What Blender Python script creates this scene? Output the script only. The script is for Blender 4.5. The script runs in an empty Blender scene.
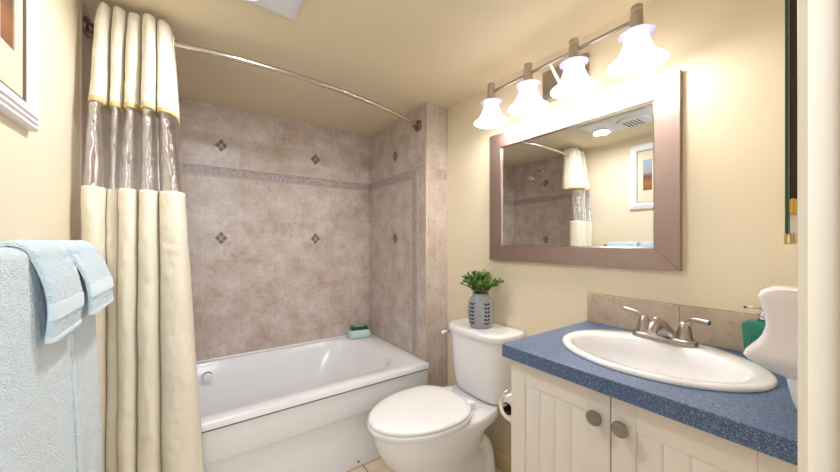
import bpy, bmesh, math, random
from mathutils import Vector, Matrix, noise

random.seed(7)
PI = math.pi
C = bpy.context.scene.collection

# ------------------------------------------------------------------ camera, world, exposure
CZ = 1.16                       # camera height
cam_d = bpy.data.cameras.new('camera')
cam_d.sensor_fit = 'HORIZONTAL'
cam_d.sensor_width = 36.0
cam_d.lens = 36.0 * 320.0 / 840.0
cam_d.shift_y = 6.0 / 840.0
cam_d.clip_start = 0.01
cam = bpy.data.objects.new('camera', cam_d)
C.objects.link(cam)
cam.location = (0, 0, CZ)
cam.rotation_euler = (PI / 2, 0, -math.radians(35.1))
bpy.context.scene.camera = cam

w = bpy.data.worlds.new('world')
bpy.context.scene.world = w
w.use_nodes = True
bg = w.node_tree.nodes['Background']
bg.inputs[0].default_value = (0.92, 0.95, 1.0, 1)
bg.inputs[1].default_value = 0.3

vs = bpy.context.scene.view_settings
vs.view_transform = 'Standard'
vs.look = 'None'
vs.gamma = 1.0
vs.use_curve_mapping = False
vs.exposure = 0.72

BULB_W = 1.3          # watts of each vanity bulb
SHADE_E = 1.9         # glow of the frosted shades
VENT_W = 5.0          # round light of the ceiling vent
HALL_FILL_W = 8.5         # unseen fill light added behind the camera

hl = bpy.data.lights.new('hall_fill', 'AREA')
hl.shape = 'RECTANGLE'   # soft fill added to brighten the room through the doorway
hl.size = 0.6
hl.size_y = 0.9
hl.energy = HALL_FILL_W
hl.color = (0.90, 0.95, 1.0)
hlo = bpy.data.objects.new('hall_fill', hl)
C.objects.link(hlo)
hlo.location = (0.05, -0.80, 1.55)
hlo.rotation_euler = (math.radians(70), 0, 0)

# ------------------------------------------------------------------ dimensions
XL, XR, XW = -0.32, 1.287, 1.125      # left wall, right wall, end wall of the alcove
YB, YW, YF = 2.294, 1.535, 0.015      # back wall, wing face, front wall
ZC = 1.99                             # ceiling

# ------------------------------------------------------------------ material helpers
def lin(r, g, b):
    def f(c):
        c /= 255.0
        return c / 12.92 if c <= 0.04045 else ((c + 0.055) / 1.055) ** 2.4
    return (f(r), f(g), f(b), 1)

class Mat:
    def __init__(s, name):
        s.m = bpy.data.materials.new(name)
        s.m.use_nodes = True
        s.nt = s.m.node_tree
        s.b = s.nt.nodes['Principled BSDF']
    def n(s, t, **k):
        nd = s.nt.nodes.new(t)
        for a, v in k.items():
            setattr(nd, a, v)
        return nd
    def l(s, a, b):
        s.nt.links.new(a, b)
    def math(s, op, a, b=None, c=None):
        nd = s.n('ShaderNodeMath', operation=op)
        for i, v in enumerate((a, b, c)):
            if v is None: continue
            if isinstance(v, (int, float)): nd.inputs[i].default_value = v
            else: s.l(v, nd.inputs[i])
        return nd.outputs[0]
    def pos(s):
        if not hasattr(s, '_p'):
            s._p = s.n('ShaderNodeTexCoord').outputs['Object']
        return s._p
    def noise(s, scale, detail=3, rough=0.5, vec=None):
        nd = s.n('ShaderNodeTexNoise')
        nd.inputs['Scale'].default_value = scale
        nd.inputs['Detail'].default_value = detail
        nd.inputs['Roughness'].default_value = rough
        s.l(vec or s.pos(), nd.inputs['Vector'])
        return nd.outputs['Fac']
    def ramp(s, fac, stops):
        nd = s.n('ShaderNodeValToRGB')
        e = nd.color_ramp.elements
        while len(e) < len(stops): e.new(0.5)
        for i, (p, c) in enumerate(stops):
            e[i].position = p; e[i].color = c
        s.l(fac, nd.inputs[0])
        return nd.outputs['Color']
    def mix(s, fac, a, b):
        nd = s.n('ShaderNodeMix', data_type='RGBA')
        for sock, v in ((nd.inputs[0], fac), (nd.inputs[6], a), (nd.inputs[7], b)):
            if isinstance(v, (int, float, tuple)): sock.default_value = v
            else: s.l(v, sock)
        return nd.outputs[2]
    def bump(s, h, strength=0.3, dist=0.002, invert=False):
        nd = s.n('ShaderNodeBump', invert=invert)
        nd.inputs['Strength'].default_value = strength
        nd.inputs['Distance'].default_value = dist
        s.l(h, nd.inputs['Height'])
        s.l(nd.outputs[0], s.b.inputs['Normal'])
        return nd
    def set(s, col=None, rough=None, metal=None, **k):
        if col is not None:
            if isinstance(col, tuple): s.b.inputs['Base Color'].default_value = col
            else: s.l(col, s.b.inputs['Base Color'])
        if rough is not None:
            if isinstance(rough, (int, float)): s.b.inputs['Roughness'].default_value = rough
            else: s.l(rough, s.b.inputs['Roughness'])
        if metal is not None: s.b.inputs['Metallic'].default_value = metal
        for a, v in k.items():
            s.b.inputs[a.replace('_', ' ')].default_value = v
        return s

def plain(name, col, rough=0.5, metal=0.0, var=0.04, scale=20, bump=0.0, bscale=200, **k):
    m = Mat(name)
    dk = tuple(c * (1 - var) for c in col[:3]) + (1,)
    lt = tuple(min(1, c * (1 + var)) for c in col[:3]) + (1,)
    m.set(m.mix(m.noise(scale), dk, lt), rough, metal, **k)
    if bump: m.bump(m.noise(bscale, 2), bump, 0.001)
    return m.m

M = {}
M['wall'] = plain('cream_paint', lin(237, 224, 198), 0.6, bump=0.12, bscale=90, var=0.02, scale=3)
M['ceiling'] = plain('ceiling_paint', lin(230, 215, 186), 0.75, bump=0.15, bscale=120, var=0.02, scale=3)
M['trim'] = plain('trim_paint', lin(226, 214, 194), 0.35, var=0.02, bump=0.05)
M['base'] = plain('baseboard_paint', lin(228, 210, 165), 0.4, var=0.03)
M['tub'] = plain('tub_acrylic', lin(241, 241, 244), 0.16, var=0.01, Coat_Weight=0.3)
M['china'] = plain('white_china', lin(245, 244, 247), 0.08, var=0.008, Coat_Weight=0.4)
M['seat'] = plain('toilet_seat_plastic', lin(246, 245, 246), 0.2, var=0.008)
M['chrome'] = plain('chrome', (0.72, 0.72, 0.74, 1), 0.12, 1.0, var=0.01)
M['nickel'] = plain('brushed_nickel', (0.42, 0.38, 0.35, 1), 0.33, 1.0, var=0.04, bump=0.04, bscale=400)
M['champagne'] = plain('champagne_metal', (0.52, 0.46, 0.38, 1), 0.45, 0.7, var=0.03)
M['rodm'] = plain('polished_rod_metal', (0.62, 0.57, 0.5, 1), 0.2, 1.0, var=0.02)
M['darkm'] = plain('dark_nickel', (0.30, 0.2, 0.19, 1), 0.3, 1.0)
M['knobm'] = plain('grey_pewter', (0.36, 0.35, 0.34, 1), 0.3, 1.0, var=0.05)
M['brass'] = plain('brass', (0.62, 0.42, 0.13, 1), 0.3, 1.0, var=0.1)
M['black'] = plain('dark_recess', (0.02, 0.018, 0.016, 1), 0.6)
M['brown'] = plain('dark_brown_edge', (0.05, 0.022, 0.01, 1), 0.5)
M['cab'] = plain('cabinet_thermofoil', lin(238, 231, 226), 0.35, var=0.01)
M['plastic'] = plain('white_plastic', lin(240, 235, 239), 0.22, var=0.01)
M['vent'] = plain('vent_plastic', lin(226, 228, 236), 0.35, var=0.01)
M['paper'] = plain('tissue_paper', lin(243, 240, 236), 0.9, bump=0.2, bscale=300)
M['card'] = plain('roll_core', lin(90, 30, 30), 0.8)
M['mat_board'] = plain('mat_board', lin(224, 212, 184), 0.8, var=0.01)
M['pframe'] = plain('white_frame_paint', lin(238, 234, 236), 0.35, var=0.01)
M['stem'] = plain('stem_green', lin(70, 95, 40), 0.6)
M['vase'] = plain('grey_ceramic', lin(158, 160, 168), 0.35, var=0.12, scale=60, bump=0.5, bscale=120)
M['cutout'] = plain('vase_dark_holes', lin(38, 42, 58), 0.7)
M['aqua'] = plain('pale_aqua_plastic', lin(196, 222, 218), 0.35, var=0.03)
M['green_lid'] = plain('dark_green_plastic', lin(16, 78, 66), 0.3)
M['pale_lid'] = plain('pale_green_insert', lin(150, 185, 170), 0.4)
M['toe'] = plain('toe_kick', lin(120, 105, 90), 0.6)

def leaf_mat():
    m = Mat('leaf_green')
    info = m.n('ShaderNodeNewGeometry')
    r = m.ramp(m.noise(45, 2), [(0.3, lin(30, 84, 32)), (0.48, lin(80, 136, 48)), (0.66, lin(168, 192, 104))])
    m.set(r, 0.45)
    return m.m
M['leaf'] = leaf_mat()

def mirror_mat():
    m = Mat('mirror_silver')
    m.set((0.86, 0.88, 0.87, 1), 0.01, 1.0)
    return m.m
M['mirror'] = mirror_mat()

def brushed_frame():
    m = Mat('bronze_brushed_frame')
    mp = m.n('ShaderNodeMapping')
    mp.inputs['Scale'].default_value = (1, 6, 220)
    m.l(m.pos(), mp.inputs[0])
    f = m.noise(3, 3, vec=mp.outputs[0])
    m.set(m.mix(f, (0.34, 0.245, 0.215, 1), (0.44, 0.33, 0.295, 1)), 0.46, 0.9)
    m.bump(f, 0.08, 0.001)
    return m.m
M['frame'] = brushed_frame()

def tile_mat(name, axis, phase, width=0.1905, height=0.245, listello=True, warm=False):
    m = Mat(name)
    sx = m.n('ShaderNodeSeparateXYZ'); m.l(m.pos(), sx.inputs[0])
    u = sx.outputs[axis]; z = sx.outputs[2]
    if listello:
        up = m.math('GREATER_THAN', z, 1.588)
        z = m.math('SUBTRACT', z, m.math('MULTIPLY', up, 0.074))
    u2 = m.math('SUBTRACT', u, phase - 20 * width)
    z2 = m.math('SUBTRACT', z, 1.551 - 20 * height)
    cb = m.n('ShaderNodeCombineXYZ'); m.l(u2, cb.inputs[0]); m.l(z2, cb.inputs[1])
    br = m.n('ShaderNodeTexBrick', offset=0.0, squash=1.0)
    br.inputs['Scale'].default_value = 1.0
    br.inputs['Mortar Size'].default_value = 0.0014
    br.inputs['Mortar Smooth'].default_value = 0.3
    br.inputs['Bias'].default_value = 0.0
    br.inputs['Brick Width'].default_value = width
    br.inputs['Row Height'].default_value = height
    br.inputs['Color1'].default_value = (0, 0, 0, 1)
    br.inputs['Color2'].default_value = (1, 1, 1, 1)
    m.l(cb.outputs[0], br.inputs[0])
    big = m.noise(9, 6, 0.65)
    fine = m.noise(60, 5, 0.7)
    spots = m.noise(38, 4, 0.75)
    c1 = m.ramp(big, [(0.30, lin(188, 166, 148)), (0.5, lin(214, 200, 190)), (0.70, lin(230, 222, 219))])
    if warm: c1 = m.ramp(big, [(0.30, lin(176, 148, 122)), (0.5, lin(204, 184, 160)), (0.70, lin(222, 206, 188))])
    c2 = m.mix(m.math('MULTIPLY', fine, 0.38), c1, lin(140, 115, 105))
    sp = m.ramp(spots, [(0.55, (0, 0, 0, 1)), (0.66, (1, 1, 1, 1))])
    c3 = m.mix(m.math('MULTIPLY', sp, 0.34), c2, lin(118, 94, 88))
    tint = m.mix(m.math('MULTIPLY', br.outputs['Color'], 0.12), c3, lin(214, 200, 192))
    col = m.mix(m.math('MULTIPLY', br.outputs['Fac'], 0.5), tint, lin(226, 216, 204))
    m.set(col, 0.33)
    h = m.math('SUBTRACT', m.math('MULTIPLY', big, 0.25), br.outputs['Fac'])
    m.bump(h, 0.35, 0.0015)
    return m.m
M['tile_x'] = tile_mat('shower_tile_back', 0, 0.035)
M['tile_y'] = tile_mat('shower_tile_side', 1, 1.623 - 0.1905)
M['tile_wing'] = tile_mat('shower_tile_wing', 0, 1.207)
M['tile_splash'] = tile_mat('backsplash_tile', 1, 0.36, width=0.3, height=0.5, listello=False, warm=True)

def border_mat():
    m = Mat('listello_tile')
    v = m.n('ShaderNodeTexVoronoi'); v.inputs['Scale'].default_value = 60
    m.l(m.pos(), v.inputs['Vector'])
    f = m.math('ADD', m.math('MULTIPLY', v.outputs['Distance'], 0.9), m.math('MULTIPLY', m.noise(110, 3), 0.3))
    c = m.ramp(f, [(0.15, lin(150, 134, 134)), (0.5, lin(170, 156, 154)), (0.85, lin(190, 178, 174))])
    m.set(c, 0.4); m.bump(f, 0.5, 0.002)
    return m.m
M['border'] = border_mat()
M['pencil'] = plain('pencil_liner', lin(202, 190, 182), 0.35, var=0.1, scale=80)
M['diamond'] = plain('diamond_inset', lin(122, 102, 102), 0.35, var=0.3, scale=90, bump=0.5, bscale=200)
M['diamond_lt'] = plain('diamond_core', lin(176, 160, 158), 0.35, var=0.2, scale=90)
M['bullnose'] = plain('bullnose_edge', lin(214, 198, 180), 0.3, var=0.05)

def floor_mat():
    m = Mat('floor_tile')
    sx = m.n('ShaderNodeSeparateXYZ'); m.l(m.pos(), sx.inputs[0])
    cb = m.n('ShaderNodeCombineXYZ')
    m.l(m.math('SUBTRACT', sx.outputs[0], 0.714 - 3.05), cb.inputs[0])
    m.l(m.math('SUBTRACT', sx.outputs[1], 1.53 - 6.1), cb.inputs[1])
    br = m.n('ShaderNodeTexBrick', offset=0.0, squash=1.0)
    for k, v in (('Scale', 1.0), ('Mortar Size', 0.003), ('Mortar Smooth', 0.2), ('Brick Width', 0.305), ('Row Height', 0.305)):
        br.inputs[k].default_value = v
    m.l(cb.outputs[0], br.inputs[0])
    c = m.ramp(m.noise(14, 5, 0.6), [(0.3, lin(206, 186, 158)), (0.7, lin(232, 216, 194))])
    m.set(m.mix(br.outputs['Fac'], c, lin(122, 92, 66)), 0.3)
    m.bump(br.outputs['Fac'], 0.4, 0.002, invert=True)
    return m.m
M['floor'] = floor_mat()

def laminate():
    m = Mat('blue_speckled_laminate')
    v = m.n('ShaderNodeTexVoronoi'); v.inputs['Scale'].default_value = 620
    m.l(m.pos(), v.inputs['Vector'])
    sep = m.n('ShaderNodeSeparateColor'); m.l(v.outputs['Color'], sep.inputs[0])
    c = m.ramp(sep.outputs[0], [(0.0, lin(20, 38, 88)), (0.45, lin(42, 76, 130)), (0.8, lin(72, 116, 162)), (0.97, lin(134, 170, 204))])
    m.set(c, 0.45, Coat_Weight=1.0)
    m.b.inputs['Coat Roughness'].default_value = 0.38; m.b.inputs['Coat IOR'].default_value = 1.6
    return m.m
M['laminate'] = laminate()

def cloth(name, col, sheen=0.3, bump=0.25):
    m = Mat(name)
    dk = tuple(c * 0.95 for c in col[:3]) + (1,)
    f = m.noise(14, 4, 0.6)
    m.set(m.mix(f, dk, col), 0.75, Sheen_Weight=sheen)
    wv = m.noise(26, 5, 0.65)
    m.bump(wv, bump, 0.006)
    tl = m.n('ShaderNodeBsdfTranslucent'); tl.inputs[0].default_value = (col[0], col[1] * 0.96, col[2] * 0.8, 1)
    mx = m.n('ShaderNodeMixShader'); mx.inputs[0].default_value = 0.10
    m.l(m.b.outputs[0], mx.inputs[1]); m.l(tl.outputs[0], mx.inputs[2])
    m.l(mx.outputs[0], m.nt.nodes['Material Output'].inputs['Surface'])
    return m.m
M['curtain'] = cloth('ivory_curtain_cloth', lin(248, 239, 219), 0.15, 0.5)
M['curtain_hem'] = cloth('ivory_curtain_seam', lin(222, 198, 140), 0.1, 0.1)

def terry(name, col):
    m = Mat(name)
    dk = tuple(c * 0.86 for c in col[:3]) + (1,)
    v = m.n('ShaderNodeTexVoronoi'); v.inputs['Scale'].default_value = 330
    m.l(m.pos(), v.inputs['Vector'])
    f = m.noise(22, 5, 0.7)
    m.set(m.mix(f, dk, col), 0.95, Sheen_Weight=0.6)
    m.bump(m.math('ADD', v.outputs['Distance'], m.math('MULTIPLY', m.noise(160, 3), 0.8)), 0.7, 0.003, invert=True)
    return m.m
M['towel'] = terry('pale_blue_terry', lin(220, 236, 246))
M['towel2'] = terry('ice_blue_terry', lin(212, 231, 242))
M['band'] = plain('woven_towel_band', lin(218, 234, 244), 0.8, bump=0.3, bscale=220, Sheen_Weight=0.3)

def clear_vinyl():
    m = Mat('clear_vinyl')
    nt = m.nt
    tr = m.n('ShaderNodeBsdfTransparent'); tr.inputs[0].default_value = (0.985, 0.98, 0.985, 1)
    gl = m.n('ShaderNodeBsdfGlossy'); gl.inputs['Roughness'].default_value = 0.04
    gl.inputs['Color'].default_value = (1, 1, 1, 1)
    mp = m.n('ShaderNodeMapping'); mp.inputs['Scale'].default_value = (0.35, 0.35, 1.3)
    m.l(m.pos(), mp.inputs[0])
    h = m.noise(120, 3, 0.6, vec=mp.outputs[0])
    bp = m.n('ShaderNodeBump'); bp.inputs['Strength'].default_value = 0.9; bp.inputs['Distance'].default_value = 0.0018
    m.l(h, bp.inputs['Height']); m.l(bp.outputs[0], gl.inputs['Normal'])
    lw = m.n('ShaderNodeFresnel'); lw.inputs['IOR'].default_value = 1.5
    fac = m.math('MINIMUM', m.math('ADD', m.math('MULTIPLY', lw.outputs[0], 1.6), 0.30), 0.8)
    mx = m.n('ShaderNodeMixShader')
    m.l(fac, mx.inputs[0]); m.l(tr.outputs[0], mx.inputs[1]); m.l(gl.outputs[0], mx.inputs[2])
    m.l(mx.outputs[0], nt.nodes['Material Output'].inputs['Surface'])
    return m.m
M['vinyl'] = clear_vinyl()

def emis(name, col, e, base=(0.9, 0.9, 0.9, 1)):
    m = Mat(name)
    m.set(base, 0.4)
    m.b.inputs['Emission Color'].default_value = col
    m.b.inputs['Emission Strength'].default_value = e
    return m.m
M['shade'] = emis('frosted_glass_lit', (1.0, 0.96, 0.92, 1), SHADE_E)
M['bulb'] = emis('lit_bulb', (1.0, 0.88, 0.74, 1), SHADE_E * 3)

def glassy(name, col, rough=0.05, ior=1.45, trans=1.0):
    m = Mat(name)
    m.set(m.mix(m.noise(30), col, tuple(min(1, c * 1.1) for c in col[:3]) + (1,)), rough)
    m.b.inputs['Transmission Weight'].default_value = trans
    m.b.inputs['IOR'].default_value = ior
    return m.m
M['flange'] = glassy('violet_glass_flange', lin(178, 176, 214), 0.2, trans=0.4)
M['teal'] = glassy('teal_glass', lin(70, 200, 180), 0.06, trans=0.8)
M['green_edge'] = plain('green_glass_edge', lin(14, 84, 68), 0.15)
M['lens'] = emis('vent_lens_lit', (0.92, 0.96, 1.0, 1), 1.6)

def art_mat():
    m = Mat('beach_photo')
    sx = m.n('ShaderNodeSeparateXYZ'); m.l(m.pos(), sx.inputs[0])
    z = m.math('DIVIDE', m.math('SUBTRACT', sx.outputs[2], 0.0), 0.25)
    z = m.math('ADD', z, m.math('MULTIPLY', m.noise(30, 3), 0.12))
    c = m.ramp(z, [(0.0, lin(120, 62, 32)), (0.28, lin(150, 92, 44)), (0.5, lin(90, 52, 38)), (0.62, lin(150, 140, 140)), (1.0, lin(140, 160, 190))])
    m.set(c, 0.5)
    return m.m
M['art'] = art_mat()

# ------------------------------------------------------------------ mesh helpers
def link(name, bm, mat, root=None, smooth=False, angle=None):
    me = bpy.data.meshes.new(name)
    bmesh.ops.recalc_face_normals(bm, faces=bm.faces)
    org = Vector((0, 0, 0))
    if root is not None:
        org = root.get('_w') and Vector(root['_w']) or Vector((0, 0, 0))
        bmesh.ops.translate(bm, verts=bm.verts, vec=-org)
    bm.to_mesh(me); bm.free()
    o = bpy.data.objects.new(name, me)
    C.objects.link(o)
    if mat is not None: me.materials.append(M[mat] if isinstance(mat, str) else mat)
    if root is not None:
        o.parent = root
        o['_w'] = list(org)
    if smooth:
        for p in me.polygons: p.use_smooth = True
        if angle is not None:
            me.set_sharp_from_angle(angle=math.radians(angle))
    return o

def thing(name, loc, label, cat, group=None):
    o = bpy.data.objects.new(name, None)
    o.empty_display_size = 0.05
    C.objects.link(o)
    o.location = loc
    o['_w'] = list(loc)
    o['label'] = label; o['category'] = cat
    if group: o['group'] = group
    return o

def struct(o):
    o['kind'] = 'structure'
    return o

def box(bm, x0, x1, y0, y1, z0, z1, bev=0.0, seg=2):
    b = bmesh.new()
    bmesh.ops.create_cube(b, size=1)
    for v in b.verts:
        v.co = Vector(((x0 + x1) / 2 + v.co.x * (x1 - x0), (y0 + y1) / 2 + v.co.y * (y1 - y0), (z0 + z1) / 2 + v.co.z * (z1 - z0)))
    if bev > 0:
        bmesh.ops.bevel(b, geom=b.edges[:], offset=bev, segments=seg, affect='EDGES', profile=0.5)
    add(bm, b)

def add(bm, b, mat=None):
    if mat is not None: bmesh.ops.transform(b, matrix=mat, verts=b.verts)
    me = bpy.data.meshes.new('tmp'); b.to_mesh(me); b.free()
    bm.from_mesh(me); bpy.data.meshes.remove(me)

def loft(bm, rings, cap0=True, cap1=True, closed=True):
    vr = [[bm.verts.new(p) for p in r] for r in rings]
    n = len(rings[0])
    for a, b in zip(vr[:-1], vr[1:]):
        for i in range(n if closed else n - 1):
            j = (i + 1) % n
            bm.faces.new((a[i], a[j], b[j], b[i]))
    if cap0 and closed: bm.faces.new(vr[0])
    if cap1 and closed: bm.faces.new(vr[-1])
    return vr

def circle(c, r, n, u, v):
    return [c + u * (r * math.cos(2 * PI * i / n)) + v * (r * math.sin(2 * PI * i / n)) for i in range(n)]

def tube(bm, pts, r, n=12, cap=True):
    pts = [Vector(p) for p in pts]
    rs = r if isinstance(r, (list, tuple)) else [r] * len(pts)
    rings = []
    t0 = (pts[1] - pts[0]).normalized()
    ref = Vector((0, 0, 1)) if abs(t0.z) < 0.9 else Vector((1, 0, 0))
    u = t0.cross(ref).normalized()
    for i, p in enumerate(pts):
        t = (pts[min(i + 1, len(pts) - 1)] - pts[max(i - 1, 0)]).normalized()
        u = (u - t * u.dot(t)).normalized()
        v = t.cross(u)
        rings.append(circle(p, rs[i], n, u, v))
    loft(bm, rings, cap, cap)

def lathe(bm, prof, c, axis='Z', n=32, cap0=True, cap1=True, sx=1, sy=1):
    """prof: list of (radius, height)"""
    c = Vector(c)
    ax = {'Z': (Vector((1, 0, 0)), Vector((0, 1, 0)), Vector((0, 0, 1))),
          'X': (Vector((0, 1, 0)), Vector((0, 0, 1)), Vector((1, 0, 0))),
          'Y': (Vector((0, 0, 1)), Vector((1, 0, 0)), Vector((0, 1, 0)))}[axis]
    rings = [[c + ax[2] * h + ax[0] * (sx * r * math.cos(2 * PI * i / n)) + ax[1] * (sy * r * math.sin(2 * PI * i / n)) for i in range(n)] for r, h in prof]
    loft(bm, rings, cap0, cap1)

def catmull(pts, k=6):
    pts = [Vector(p) for p in pts]
    P = [pts[0] * 2 - pts[1]] + pts + [pts[-1] * 2 - pts[-2]]
    out = []
    for i in range(1, len(P) - 2):
        a, b, c, d = P[i - 1:i + 3]
        for j in range(k):
            t = j / k
            out.append(0.5 * ((2 * b) + (c - a) * t + (2 * a - 5 * b + 4 * c - d) * t * t + (3 * b - a - 3 * c + d) * t ** 3))
    out.append(pts[-1])
    return out

def rrect(x0, x1, y0, y1, r, z, n=8):
    """rounded rectangle ring, counter clockwise; r = radius or 4 radii (x1y1, x0y1, x0y0, x1y0)"""
    rr = r if isinstance(r, (list, tuple)) else [r] * 4
    out = []
    for (cx, cy, a0, q) in ((x1 - rr[0], y1 - rr[0], 0, rr[0]), (x0 + rr[1], y1 - rr[1], 90, rr[1]), (x0 + rr[2], y0 + rr[2], 180, rr[2]), (x1 - rr[3], y0 + rr[3], 270, rr[3])):
        for i in range(n + 1):
            a = math.radians(a0 + 90 * i / n)
            out.append(Vector((cx + q * math.cos(a), cy + q * math.sin(a), z)))
    return out

# ------------------------------------------------------------------ room shell
def sbox(name, mat, *a, bev=0.0, parent=None):
    bm = bmesh.new(); box(bm, *a, bev=bev)
    o = link(name, bm, mat, parent)
    if parent is None: struct(o)
    return o

T = 0.10
sbox('floor', 'floor', XL - T, XR + T, -0.9, YB + T, -0.06, 0.0)
sbox('ceiling', 'ceiling', XL - T, XR + T, -0.10, YB + T, ZC, ZC + 0.06)
wl = sbox('wall_left', 'wall', XL - T, XL, -0.10, YB + T, 0.0, ZC)
wb = sbox('wall_back', 'wall', XL, XW, YB + 0.008, YB + T, 0.0, ZC)
wr = sbox('wall_right', 'wall', XR, XR + T, -0.10, YB + T, 0.0, ZC)
ww = sbox('wall_end', 'wall', XW + 0.008, XR, YW + 0.008, YB + T, 0.0, ZC)
wf = sbox('wall_front', 'wall', 0.424, XR, -0.10, YF, 0.0, ZC)

YT = 1.545          # where the shower tile begins on the left wall
sbox('tile_cladding', 'tile_y', XL, XL + 0.006, YT, YB, 0.0, ZC, parent=wl)
sbox('tile_cladding', 'tile_x', XL + 0.006, XW, YB, YB + 0.008, 0.0, ZC, parent=wb)
sbox('tile_cladding', 'tile_y', XW, XW + 0.008, YW + 0.008, YB, 0.0, ZC, parent=ww)
sbox('tile_cladding', 'tile_wing', XW, XR - 0.001, YW, YW + 0.008, 0.0, ZC, parent=ww)

# bullnose edge on the outer corner of the end wall and against the cream wall
def bull(x, y, parent, r=0.005):
    bm = bmesh.new(); tube(bm, [(x, y, 0.0), (x, y, ZC - 0.002)], r, 10)
    return link('bullnose_edge', bm, 'bullnose', parent, True)
bull(XW + 0.003, YW + 0.003, ww, 0.0055)
bull(XR - 0.004, YW + 0.001, ww, 0.004)
bull(XL + 0.003, YT, wl, 0.005)

# listello border bands, as one relief tile strip per wall
def band(name, parent, rects):
    for k, (x0, x1, y0, y1, z0, z1) in enumerate(rects):
        bm = bmesh.new(); box(bm, x0, x1, y0, y1, z0, z1, bev=0.0008, seg=1)
        link(name, bm, 'border', parent)
def liner(parent, rects):
    bm = bmesh.new()
    for r in rects: box(bm, *r, bev=0.0012, seg=2)
    link('pencil_liner', bm, 'pencil', parent)

Z0, Z1 = 1.555, 1.621
e = 0.003
band('border_tile', wb, [(XL + 0.01, XW, YB - e, YB + 0.002, Z0 + 0.010, Z1 - 0.010)])
liner(wb, [(XL + 0.01, XW, YB - 0.005, YB + 0.002, Z0, Z0 + 0.008), (XL + 0.01, XW, YB - 0.005, YB + 0.002, Z1 - 0.008, Z1)])
# vertical joints in the band
bm = bmesh.new()
for k in range(-1, 6):
    xx = 0.035 + 0.1905 * k
    box(bm, xx - 0.0012, xx + 0.0012, YB - 0.0036, YB, Z0 + 0.009, Z1 - 0.009)
link('band_joint', bm, 'pencil', wb)
YV0, YV1 = 1.623, 1.689
band('border_tile', ww, [(XW - e, XW + 0.002, YV0 + 0.010, YB, Z0 + 0.010, Z1 - 0.010),
                         (XW - e, XW + 0.002, YV0 + 0.010, YV1 - 0.010, 0.46, Z0 + 0.010),
                         (1.209, XR - 0.009, YW - e, YW + 0.002, Z0 - 0.005, Z1 - 0.020)])
liner(ww, [(XW - 0.005, XW + 0.002, YV0, YB, Z1 - 0.008, Z1), (XW - 0.005, XW + 0.002, YV1 - 0.008, YB, Z0, Z0 + 0.008),
           (XW - 0.005, XW + 0.002, YV0, YV0 + 0.008, 0.46, Z1), (XW - 0.005, XW + 0.002, YV1 - 0.008, YV1, 0.46, Z0 + 0.008),
           (1.209, XR - 0.009, YW - 0.004, YW + 0.002, Z1 - 0.018, Z1 - 0.012), (1.209, XR - 0.009, YW - 0.004, YW + 0.002, Z0 - 0.013, Z0 - 0.007)])
band('border_tile', wl, [(XL + 0.004, XL + 0.009, YV0, YB, Z0 + 0.010, Z1 - 0.010)])
liner(wl, [(XL + 0.004, XL + 0.011, YV0, YB, Z0, Z0 + 0.008), (XL + 0.004, XL + 0.011, YV0, YB, Z1 - 0.008, Z1)])

def diamond(parent, c, nrm, h=0.042, w_=0.035):
    """little diamond shaped inset made of four quarter lozenges round a paler core"""
    c = Vector(c); nrm = Vector(nrm); u = Vector((0, 0, 1)).cross(nrm).normalized(); v = Vector((0, 0, 1))
    def loz(bm, cc, a, b, t):
        r0 = [cc + u * a, cc + v * b, cc - u * a, cc - v * b]
        loft(bm, [[p - nrm * 0.001 for p in r0], [p + nrm * t for p in r0]])
    bm = bmesh.new()
    for (du, dv) in ((0.5, 0), (-0.5, 0), (0, 0.5), (0, -0.5)):
        loz(bm, c + u * du * w_ + v * dv * h, w_ * 0.44, h * 0.44, 0.0018)
    link('diamond_inset', bm, 'diamond', parent)
    bm = bmesh.new()
    loz(bm, c, w_ * 0.28, h * 0.28, 0.003)
    link('diamond_core', bm, 'diamond_lt', parent)
for zz in (1.748, 1.184, 0.694):
    for xx in (0.130, 0.7015):
        if zz > 1: diamond(wb, (xx, YB, zz), (0, -1, 0))
for zz in (1.748, 1.184):
    diamond(ww, (XW, 1.897, zz), (-1, 0, 0))
    diamond(wl, (XL + 0.006, 1.897, zz), (1, 0, 0))

# baseboards
bm = bmesh.new()
def bb(bm, y0, y1):
    prof = [(XR, 0), (XR - 0.014, 0), (XR - 0.014, 0.066), (XR - 0.011, 0.074), (XR - 0.006, 0.082), (XR - 0.005, 0.09), (XR, 0.09)]
    loft(bm, [[Vector((x, y, z)) for x, z in prof] for y in (y0, y1)])
bb(bm, 0.653, YW - 0.004)
struct(link('baseboard_right', bm, 'base'))
bm = bmesh.new()
prof = [(XL, 0), (XL + 0.014, 0), (XL + 0.014, 0.066), (XL + 0.011, 0.074), (XL + 0.006, 0.082), (XL + 0.005, 0.09), (XL, 0.09)]
loft(bm, [[Vector((x, y, z)) for x, z in prof] for y in (-0.10, YT - 0.1)])
struct(link('baseboard_left', bm, 'base'))

# doorway trim at the right of the camera: casing, jamb, stop
bm = bmesh.new()
prof = [(0.408, YF), (0.400, 0.0310), (0.400, 0.0362), (0.403, 0.0366), (0.420, 0.0352), (0.445, 0.031), (0.470, 0.026), (0.472, YF)]
loft(bm, [[Vector((x, y, z)) for x, y in prof] for z in (0.0, ZC)])
struct(link('trim_1', bm, 'trim'))
sbox('trim_2', 'trim', 0.409, 0.424, -0.10, YF, 0.0, ZC)
bm = bmesh.new(); box(bm, 0.399, 0.409, -0.07, 0.006, 0.0, ZC, bev=0.002)
struct(link('trim_3', bm, 'trim'))

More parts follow.
